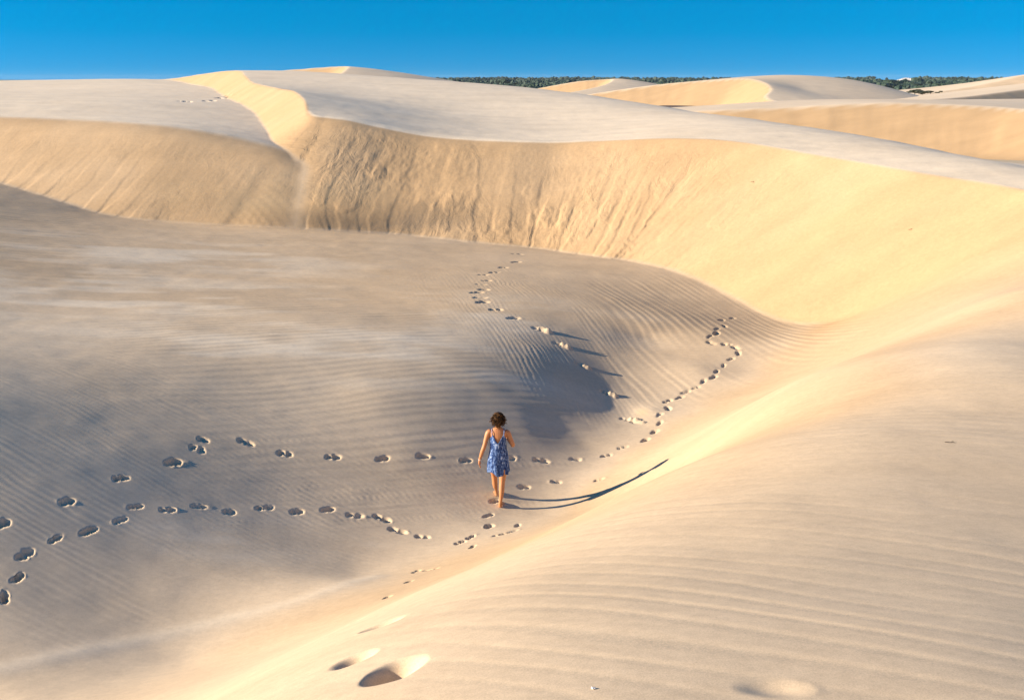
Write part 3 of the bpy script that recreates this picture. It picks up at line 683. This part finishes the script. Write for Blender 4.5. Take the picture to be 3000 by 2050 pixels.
def dense(pts, rads, n=5):
    """smooth a limb: more rings between the given ones"""
    r = [(q, q) if not hasattr(q, "__len__") else q for q in rads]
    sp = smooth_line([(*p, *q) for p, q in zip(pts, r)], n) if False else None
    P5 = np.array([[*p, *q] for p, q in zip(pts, r)], float)
    P5 = np.vstack([2 * P5[0] - P5[1], P5, 2 * P5[-1] - P5[-2]]); out = []
    for i in range(1, len(P5) - 2):
        a, b, c, d = P5[i - 1], P5[i], P5[i + 1], P5[i + 2]
        for k in range(n):
            t = k / n; out.append(0.5 * (2 * b + (c - a) * t + (2 * a - 5 * b + 4 * c - d) * t * t + (3 * b - a - 3 * c + d) * t ** 3))
    out.append(P5[-2]); out = np.array(out)
    return out[:, :3], [tuple(np.maximum(q, .002)) for q in out[:, 3:]]

foot_r = hits([(1466, 1483)])[0]                                   # planted right foot
PX0, PY0 = foot_r[0] - 0.035, foot_r[1]
PZ0 = height_at(foot_r[0], foot_r[1])
zl = (height_at(PX0 - 0.05, PY0 + 0.39) - PZ0) / .92                       # sand under the left foot, ahead
person = bpy.data.objects.new("person", None); COL.objects.link(person); person.location = (PX0, PY0, PZ0); person.empty_display_size = .2; person.scale = (.92, .92, .92)
person["label"] = "barefoot person with curly dark hair in a blue patterned sundress walking away down the bowl"
person["category"] = "person"
M_SKIN = plain_mat("skin", (0.50, 0.21, 0.085), .5, .05)
# body frame: x right, y ahead, z up, metres; the body leans a little forward
parts = []
parts.append(loft(*dense([(0.0, .16, .78), (0.0, .165, .86), (0, .17, .95), (0, .175, 1.04), (0, .18, 1.14), (0, .185, 1.24), (0, .19, 1.315), (0, .195, 1.365), (0.0, .205, 1.40)],
                          [(.14, .10), (.165, .12), (.155, .115), (.125, .095), (.125, .095), (.145, .10), (.155, .088), (.12, .07), (.06, .055)]), n=24))
parts.append(loft(*dense([(0, .20, 1.36), (.0, .208, 1.42), (.003, .222, 1.46)], [(.055, .055), (.046, .05), (.045, .05)]), n=14))          # neck
parts.append(loft(*dense([(.003, .235, 1.44), (.004, .24, 1.475), (.005, .243, 1.53), (.006, .24, 1.58), (.006, .235, 1.625), (.006, .23, 1.65)],
                          [(.045, .06), (.062, .082), (.073, .095), (.075, .098), (.062, .08), (.03, .04)]), n=18))                          # head
parts.append(loft([(.005, .335, 1.545), (.005, .352, 1.52), (.005, .345, 1.505)], [.008, .014, .008], n=8))                                 # nose
for sx in (-1, 1): parts.append(loft([(.005 + sx * .074, .235, 1.56), (.005 + sx * .083, .235, 1.54), (.005 + sx * .077, .238, 1.515)], [(.006, .014), (.007, .018), (.005, .01)], n=8))   # ears
# right leg: planted behind, straight
parts.append(loft(*dense([(.075, .16, .84), (.082, .12, .70), (.078, .075, .56), (.070, .045, .46), (.062, .02, .36), (.058, -.005, .26), (.046, -.02, .15), (.038, -.025, .085), (.036, -.02, .04)],
                          [(.088, .095), (.082, .085), (.066, .07), (.052, .056), (.050, .056), (.046, .052), (.031, .036), (.030, .036), (.034, .038)]), n=16))
parts.append(loft(*dense([(.034, -.05, .03), (.036, -.01, .035), (.046, .06, .035), (.058, .12, .022), (.066, .165, .012)], [(.028, .026), (.033, .034), (.036, .03), (.042, .02), (.036, .012)]), n=14))
for k, (ox, ln, r_) in enumerate([(-.030, .036, .012), (-.010, .034, .0095), (.006, .030, .009), (.020, .025, .0085), (.033, .018, .008)]):
    bx = .064 + ox; by = .168 - abs(ox + .03) * .45; parts.append(loft([(bx, by - .01, .012), (bx + .004, by + ln * .6, .012), (bx + .006, by + ln, .007)], [r_, r_, r_ * .7], n=8))
# left leg: a step ahead, knee bent
parts.append(loft(*dense([(-.075, .17, .84), (-.083, .215, .70), (-.080, .27, .57), (-.073, .305, .47), (-.066, .325, .37), (-.058, .345, .26), (-.044, .375, .15 + zl * .6), (-.038, .39, .085 + zl), (-.036, .40, .035 + zl)],
                          [(.088, .095), (.082, .085), (.066, .07), (.052, .056), (.050, .056), (.046, .052), (.031, .036), (.030, .036), (.034, .038)]), n=16))
parts.append(loft(*dense([(-.034, .365, .025 + zl), (-.037, .41, .03 + zl), (-.047, .48, .03 + zl), (-.058, .54, .018 + zl), (-.064, .585, .008 + zl)], [(.028, .026), (.033, .034), (.036, .03), (.042, .02), (.036, .012)]), n=14))
for ox, ln, r_ in [(.030, .036, .012), (.010, .034, .0095), (-.006, .030, .009), (-.020, .025, .0085), (-.033, .018, .008)]:
    bx = -.062 + ox; by = .588 - abs(ox - .03) * .45; parts.append(loft([(bx, by - .01, .008 + zl), (bx - .004, by + ln * .6, .008 + zl), (bx - .006, by + ln, .004 + zl)], [r_, r_, r_ * .7], n=8))
# left arm: hanging out to the side
armL = [(-.125, .19, 1.325), (-.168, .185, 1.30), (-.205, .165, 1.20), (-.235, .14, 1.09), (-.27, .13, .99), (-.305, .135, .88), (-.322, .14, .82)]
parts.append(loft(*dense(armL, [.05, .052, .043, .037, .036, .029, (.022, .026)]), n=14))
wr = np.array(armL[-1])
parts.append(loft(*dense([wr, wr + (-.008, .008, -.035), wr + (-.008, .02, -.075), wr + (-.004, .03, -.098)], [(.02, .027), (.018, .038), (.016, .041), (.012, .036)]), n=12))
for q, (oy, ln) in enumerate([(.052, .068), (.034, .078), (.014, .072), (-.006, .056)]):
    b0 = wr + np.array([-.006, oy - .002, -.092 + .006 * abs(q - 1)]); f1 = b0 + (.002, .006, -ln * .5); f2 = b0 + (.014, .010, -ln * .82); f3 = b0 + (.024, .012, -ln)
    parts.append(loft([b0, f1, f2, f3], [.0095, .009, .008, .006], n=8))
parts.append(loft([wr + (-.004, .03, -.035), wr + (.002, .056, -.062), wr + (.010, .068, -.088), wr + (.014, .072, -.104)], [.012, .011, .0095, .007], n=8))   # thumb
# right arm: elbow out, forearm brought up in front
armR = [(.125, .19, 1.325), (.168, .188, 1.295), (.205, .17, 1.215), (.245, .15, 1.125), (.258, .155, 1.085)]
parts.append(loft(*dense(armR, [.05, .052, .044, .039, .036]), n=14))
fore = [(.258, .15, 1.08), (.225, .24, 1.105), (.165, .33, 1.145), (.125, .37, 1.17)]
parts.append(loft(*dense(fore, [.036, .037, .028, (.023, .026)]), n=14))
w2 = np.array(fore[-1])
parts.append(loft(*dense([w2, w2 + (-.03, .016, .014), w2 + (-.065, .024, .022), w2 + (-.085, .026, .022)], [(.026, .02), (.036, .017), (.038, .015), (.032, .012)]), n=12))
for q, oz in enumerate([.032, .012, -.008, -.027]):
    ln = [.066, .076, .07, .054][q]; b0 = w2 + np.array([-.082 + .006 * abs(q - 1), .026, .022 + oz])
    parts.append(loft([b0, b0 + (-ln * .5, -.004, .002), b0 + (-ln * .8, -.018, 0), b0 + (-ln * .9, -.032, -.003)], [.0095, .009, .008, .006], n=8))
parts.append(loft([w2 + (-.03, .012, .035), w2 + (-.05, -.002, .06), w2 + (-.07, -.012, .075), w2 + (-.085, -.016, .08)], [.012, .011, .0095, .007], n=8))
V, Fc = join(parts)
raw = to_obj("body_raw", V, Fc, M_SKIN)
md = raw.modifiers.new("union", 'REMESH'); md.mode = 'VOXEL'; md.voxel_size = 0.0055; md.use_smooth_shade = True
sm = raw.modifiers.new("soft", 'SMOOTH'); sm.factor = .5; sm.iterations = 4
bpy.context.view_layer.update()
me = bpy.data.meshes.new_from_object(raw.evaluated_get(bpy.context.evaluated_depsgraph_get()))
bpy.data.objects.remove(raw, do_unlink=True)
me.name = "body"; body = bpy.data.objects.new("body", me); COL.objects.link(body); body.parent = person
me.polygons.foreach_set("use_smooth", np.ones(len(me.polygons), bool))

# sundress
m, n, l, b = new_mat("dress_print"); b.inputs["Roughness"].default_value = .8; b.inputs["Specular IOR Level"].default_value = .2
tc = n.new("ShaderNodeTexCoord"); mp = n.new("ShaderNodeMapping"); mp.inputs["Scale"].default_value = (34, 34, 10); l.new(tc.outputs["Object"], mp.inputs[0])
nz = n.new("ShaderNodeTexNoise"); nz.inputs["Scale"].default_value = 1; nz.inputs["Detail"].default_value = 4; nz.inputs["Roughness"].default_value = .65; nz.inputs["Distortion"].default_value = 1.5; l.new(mp.outputs[0], nz.inputs["Vector"])
cr = n.new("ShaderNodeValToRGB"); e = cr.color_ramp.elements; e[0].position = .40; e[0].color = (.008, .02, .09, 1); e[1].position = .72; e[1].color = (.70, .74, .84, 1)
x1 = e.new(.52); x1.color = (.045, .10, .27, 1); x2 = e.new(.61); x2.color = (.22, .32, .55, 1)
l.new(nz.outputs["Fac"], cr.inputs[0]); l.new(cr.outputs[0], b.inputs["Base Color"]); M_DRESS = m
NA, NR = 72, 44
hz = [.56, .62, .70, .80, .88, .96, 1.04, 1.12, 1.20, 1.27, 1.32]
ha = [.186, .185, .184, .180, .172, .158, .145, .142, .147, .155, .158]; hb = [.160, .156, .150, .142, .135, .122, .112, .112, .115, .112, .10]
hy = [.145, .15, .155, .16, .163, .168, .173, .178, .182, .187, .19]
V, Fc = [], []
for k in range(NA):
    th = 2 * math.pi * k / NA; cx_, sy_ = math.cos(th), math.sin(th)          # sy_ < 0 is the back
    back = max(0.0, -sy_)
    top = 1.225 + .055 * max(0, sy_) - .03 * abs(cx_) ** 3
    lat = abs(cx_)
    if sy_ < 0: top = 1.145 + .16 * min(1.0, lat / .62) ** 1.3 if lat < .62 else 1.305 - .10 * ((lat - .62) / .38) ** .8
    elif lat > .5: top = min(top, 1.205 + (1 - lat) * .12)
    for r_ in range(NR):
        f = r_ / (NR - 1); zz = .60 + (top - .60) * f
        low = 1 - f
        fold = 1 + low ** 1.2 * (.075 * math.sin(th * 6 + 1.3 * math.sin(th * 2)) + .045 * math.sin(th * 11 + 2)) + .02 * math.sin(th * 5 + zz * 14) + .012 * math.sin(zz * 60 + th * 4) * (1 - abs(f - .5))
        a_, b_, y_ = np.interp(zz, hz, ha), np.interp(zz, hz, hb), np.interp(zz, hz, hy)
        sway = .02 * low ** 1.5
        V.append((a_ * fold * cx_ + sway * .4, y_ + b_ * fold * sy_ - .01 * low, zz + low ** 4 * (.028 * math.sin(th * 2 + .7) + .018 * math.sin(th * 5))))
for k in range(NA):
    for r_ in range(NR - 1):
        k2 = (k + 1) % NA; Fc.append((k * NR + r_, k2 * NR + r_, k2 * NR + r_ + 1, k * NR + r_ + 1))
dress = to_obj("dress", V, Fc, M_DRESS, person); so = dress.modifiers.new("cloth", 'SOLIDIFY'); so.thickness = .004
dress["label"] = "short loose blue and white printed dress with a low V back"
for sx in (-1, 1):
    v, f = loft(*dense([(sx * .098, .092, 1.285), (sx * .105, .115, 1.345), (sx * .104, .175, 1.382), (sx * .10, .245, 1.355), (sx * .092, .285, 1.29), (sx * .088, .295, 1.25)], [(.008, .004)] * 6), n=8)
    to_obj("strap", v, f, M_DRESS, dress)
v, f = [], []
for k in range(24):
    a0 = 2 * math.pi * k / 24; v.append((wr[0] - .0 + .030 * math.cos(a0) + .006, wr[1] + .033 * math.sin(a0), wr[2] + .01))
V2, F2 = [], []
for k, c in enumerate(v):
    a0 = 2 * math.pi * k / 24
    for q in range(6):
        b0 = 2 * math.pi * q / 6; V2.append((c[0] + .004 * math.cos(b0) * math.cos(a0), c[1] + .004 * math.cos(b0) * math.sin(a0), c[2] + .004 * math.sin(b0)))
for k in range(24):
    for q in range(6): F2.append((k * 6 + q, ((k + 1) % 24) * 6 + q, ((k + 1) % 24) * 6 + (q + 1) % 6, k * 6 + (q + 1) % 6))
to_obj("bracelet", V2, F2, plain_mat("pale_beads", (.7, .6, .5), .4), person)
# curly hair: a cap of many ringlets
m, n, l, b = new_mat("hair"); b.inputs["Roughness"].default_value = .6; b.inputs["Specular IOR Level"].default_value = .15
oi = n.new("ShaderNodeTexCoord"); nz = n.new("ShaderNodeTexNoise"); nz.inputs["Scale"].default_value = 40; l.new(oi.outputs["Object"], nz.inputs["Vector"])
cr = n.new("ShaderNodeValToRGB"); cr.color_ramp.elements[0].position = .4; cr.color_ramp.elements[0].color = (.008, .004, .002, 1); cr.color_ramp.elements[1].position = .68; cr.color_ramp.elements[1].color = (.13, .055, .012, 1)
l.new(nz.outputs["Fac"], cr.inputs[0]); l.new(cr.outputs[0], b.inputs["Base Color"]); M_HAIR = m
rg = np.random.default_rng(3); parts = []
v, f = ico(3); keep_v = v * np.array([.090, .106, .114]) * (1 + .06 * rg.standard_normal((len(v), 1))) + np.array([.004, .215, 1.555])
parts.append((keep_v.tolist(), [tuple(q) for q in f.tolist() if not any(keep_v[i][1] > .275 and keep_v[i][2] < 1.60 for i in q)]))
for i in range(380):
    u = rg.standard_normal(3); u /= np.linalg.norm(u)
    if u[1] > .55 and u[2] < .5: continue
    root = np.array([.004, .215, 1.56]) + u * np.array([.086, .10, .10])
    ln = rg.uniform(.04, .10) * (1 if u[2] < .5 else .6); rr = rg.uniform(.008, .014); dirv = u * .5 + np.array([rg.normal() * .3, rg.normal() * .3, -.75]) * (1 if u[2] < .5 else .9); dirv /= np.linalg.norm(dirv)
    ax = np.cross(dirv, [0.3, .8, .1]); ax /= np.linalg.norm(ax); bx = np.cross(dirv, ax); ph = rg.uniform(0, 6.28); pts = []
    for k in range(11):
        t_ = k / 10; a0 = ph + t_ * 11; pts.append(root + dirv * ln * t_ + (ax * math.cos(a0) + bx * math.sin(a0)) * rr * (.5 + .5 * t_))
    parts.append(loft(pts, [.0065 - .0035 * k / 10 for k in range(11)], n=5))
V, Fc = join(parts)
hair = to_obj("hair", V, Fc, M_HAIR, person); hair["label"] = "short dark brown curly hair with sunlit golden ends"

# ------------------------------------------------------------------ small things lying on the sand
M_TWIG = plain_mat("dry_wood", (0.035, 0.022, 0.014), .8)
M_SHELL = plain_mat("shell_white", (0.75, 0.72, 0.68), .4)
def twig(px, py, length, label, yaw, seed):
    rg_ = np.random.default_rng(seed); q = hits([(px, py)])[0]; z = height_at(q[0], q[1])
    pts = [(length * (k / 6 - .5), .05 * length * rg_.normal(), .012 * length + .06 * length * math.sin(k / 6 * math.pi) * (1 + rg_.normal() * .3)) for k in range(7)]
    stem_ = loft(pts, [.035 * length * (1 - .08 * k) for k in range(7)], n=6)
    fork = loft([pts[3], (pts[3][0] + .16 * length, pts[3][1] + .14 * length, pts[3][2] + .07 * length), (pts[3][0] + .26 * length, pts[3][1] + .26 * length, pts[3][2] + .05 * length)], [.026 * length, .02 * length, .012 * length], n=6)
    ob = bpy.data.objects.new("twig", None); COL.objects.link(ob); ob.location = (q[0], q[1], z); ob.rotation_euler = (0, 0, yaw); ob.empty_display_size = .1
    to_obj("stem", *stem_, M_TWIG, ob); to_obj("fork", *fork, M_TWIG, ob)
    ob["label"] = label; ob["category"] = "twig"
twig(2207, 533, .2, "small dark twig high on the golden slip face near its middle", .4, 1)
twig(2670, 673, .17, "small dark twig lower on the bright slip face near the right edge", .1, 2)
twig(2785, 1297, .10, "tiny dark twig on the smooth near slope at the right", -.2, 3)
# shell fragment in the near ripples
q = hits([(1738, 2019)])[0]; v, f = ico(2)
v = v * np.array([.009, .007, .004]) + np.array([0, 0, .003]) + .0015 * np.random.default_rng(2).standard_normal(v.shape)
sh = to_obj("shell_fragment", v.tolist(), [tuple(x) for x in f.tolist()], M_SHELL); sh.location = (q[0], q[1], height_at(q[0], q[1])); sh["label"] = "tiny white shell fragment lying at the bottom edge of the near slope"; sh["category"] = "shell"

# low dark shrubs between the far dunes
M_SHRUB = foliage_mat("shrub_leaves", (0.03, 0.035, 0.015), (0.08, 0.075, 0.03), 0.8)
def shrub(px, py, Y, h_, w_, label, seed):
    rg_ = np.random.default_rng(seed); p = PY(px, py, Y)
    c = np.stack([rg_.normal(0, w_ * .4, 14), rg_.normal(0, w_ * .25, 14), rg_.uniform(.2, .8, 14) * h_], 1); r_ = np.stack([rg_.uniform(.2, .4, 14) * w_, rg_.uniform(.2, .35, 14) * w_, rg_.uniform(.18, .3, 14) * h_], 1)
    root = bpy.data.objects.new("shrub", None); COL.objects.link(root); root.location = (p[0], p[1], p[2] - .1); root["label"] = label; root["category"] = "shrub"; root["group"] = "low shrubs between the far dunes"
    o = clump_mesh("foliage", c, r_, M_SHRUB, .45, 2, seed); o.parent = root
    to_obj("stem", *loft([(0, 0, -.8), (0.05, 0, .2 * h_), (0, .05, .55 * h_)], [.09, .07, .04], n=6), M_TWIG, root)
shrub(2680, 272, 265, .9, 2.6, "widest dark low shrub in the gap between the far dunes", 1)
shrub(2702, 275, 262, .7, 1.8, "small dark shrub right beside the widest one in the far gap", 2)
shrub(2726, 272, 266, .6, 1.9, "flat dark shrub at the right end of the far gap", 3)

# ------------------------------------------------------------------ sand blown about by the wind
def dust(name, centre, size, density, seed, label):
    v, f = ico(3); v = v * np.array(size) * (1 + .12 * np.random.default_rng(seed).standard_normal((len(v), 1)))
    m = bpy.data.materials.new(name); m.use_nodes = True; n, l = m.node_tree.nodes, m.node_tree.links; n.clear()
    o = n.new("ShaderNodeOutputMaterial"); pv = n.new("ShaderNodeVolumePrincipled"); pv.inputs["Color"].default_value = (.92, .72, .46, 1); pv.inputs["Anisotropy"].default_value = .2
    tc = n.new("ShaderNodeTexCoord"); nz = n.new("ShaderNodeTexNoise"); nz.inputs["Scale"].default_value = 2.2 / max(size); nz.inputs["Detail"].default_value = 3
    l.new(tc.outputs["Object"], nz.inputs["Vector"])
    r1 = n.new("ShaderNodeMapRange"); r1.inputs["From Min"].default_value = .4; r1.inputs["From Max"].default_value = .75; l.new(nz.outputs["Fac"], r1.inputs[0])
    dv = n.new("ShaderNodeVectorMath"); dv.operation = 'DIVIDE'; dv.inputs[1].default_value = size; l.new(tc.outputs["Object"], dv.inputs[0])
    ln = n.new("ShaderNodeVectorMath"); ln.operation = 'LENGTH'; l.new(dv.outputs[0], ln.inputs[0])
    r2 = n.new("ShaderNodeMapRange"); r2.inputs["From Min"].default_value = .15; r2.inputs["From Max"].default_value = .9; r2.inputs["To Min"].default_value = density; r2.inputs["To Max"].default_value = 0; l.new(ln.outputs["Value"], r2.inputs[0])
    mu = n.new("ShaderNodeMath"); mu.operation = 'MULTIPLY'; l.new(r1.outputs[0], mu.inputs[0]); l.new(r2.outputs[0], mu.inputs[1]); l.new(mu.outputs[0], pv.inputs["Density"])
    l.new(pv.outputs[0], o.inputs["Volume"])
    ob = to_obj(name, v.tolist(), [tuple(x) for x in f.tolist()], m); ob.location = centre; ob["kind"] = "stuff"; ob["label"] = label; ob["category"] = "dust"
    return ob
q = hits([(780, 640), (1440, 1450)])
dust("blowing_sand", (q[0][0], q[0][1] + .5, q[0][2] + .5), (6.5, 1.8, 1.9), 0.6, 1, "thin veil of blown sand at the foot of the left slip face")
dust("kicked_sand", (PX0 - .12, PY0 + .30, PZ0 + .06), (.26, .22, .24), 3.5, 2, "small puff of kicked sand beside the walking person's left foot")

# ------------------------------------------------------------------ clear air with a little haze out to the horizon
x0, x1, y0, y1, z0, z1 = -6000, 6000, -60, 2950, -14, 8
V = [(x, y, z) for x in (x0, x1) for y in (y0, y1) for z in (z0, z1)]
m = bpy.data.materials.new("haze"); m.use_nodes = True; n, l = m.node_tree.nodes, m.node_tree.links; n.clear()
o = n.new("ShaderNodeOutputMaterial"); pv = n.new("ShaderNodeVolumePrincipled"); pv.inputs["Color"].default_value = (.80, .90, 1, 1); pv.inputs["Density"].default_value = 0.00006; pv.inputs["Anisotropy"].default_value = 0
l.new(pv.outputs[0], o.inputs["Volume"])
hz_ = to_obj("haze", V, [(0, 1, 3, 2), (4, 6, 7, 5), (0, 4, 5, 1), (2, 3, 7, 6), (0, 2, 6, 4), (1, 5, 7, 3)], m, smooth=False); hz_["kind"] = "stuff"
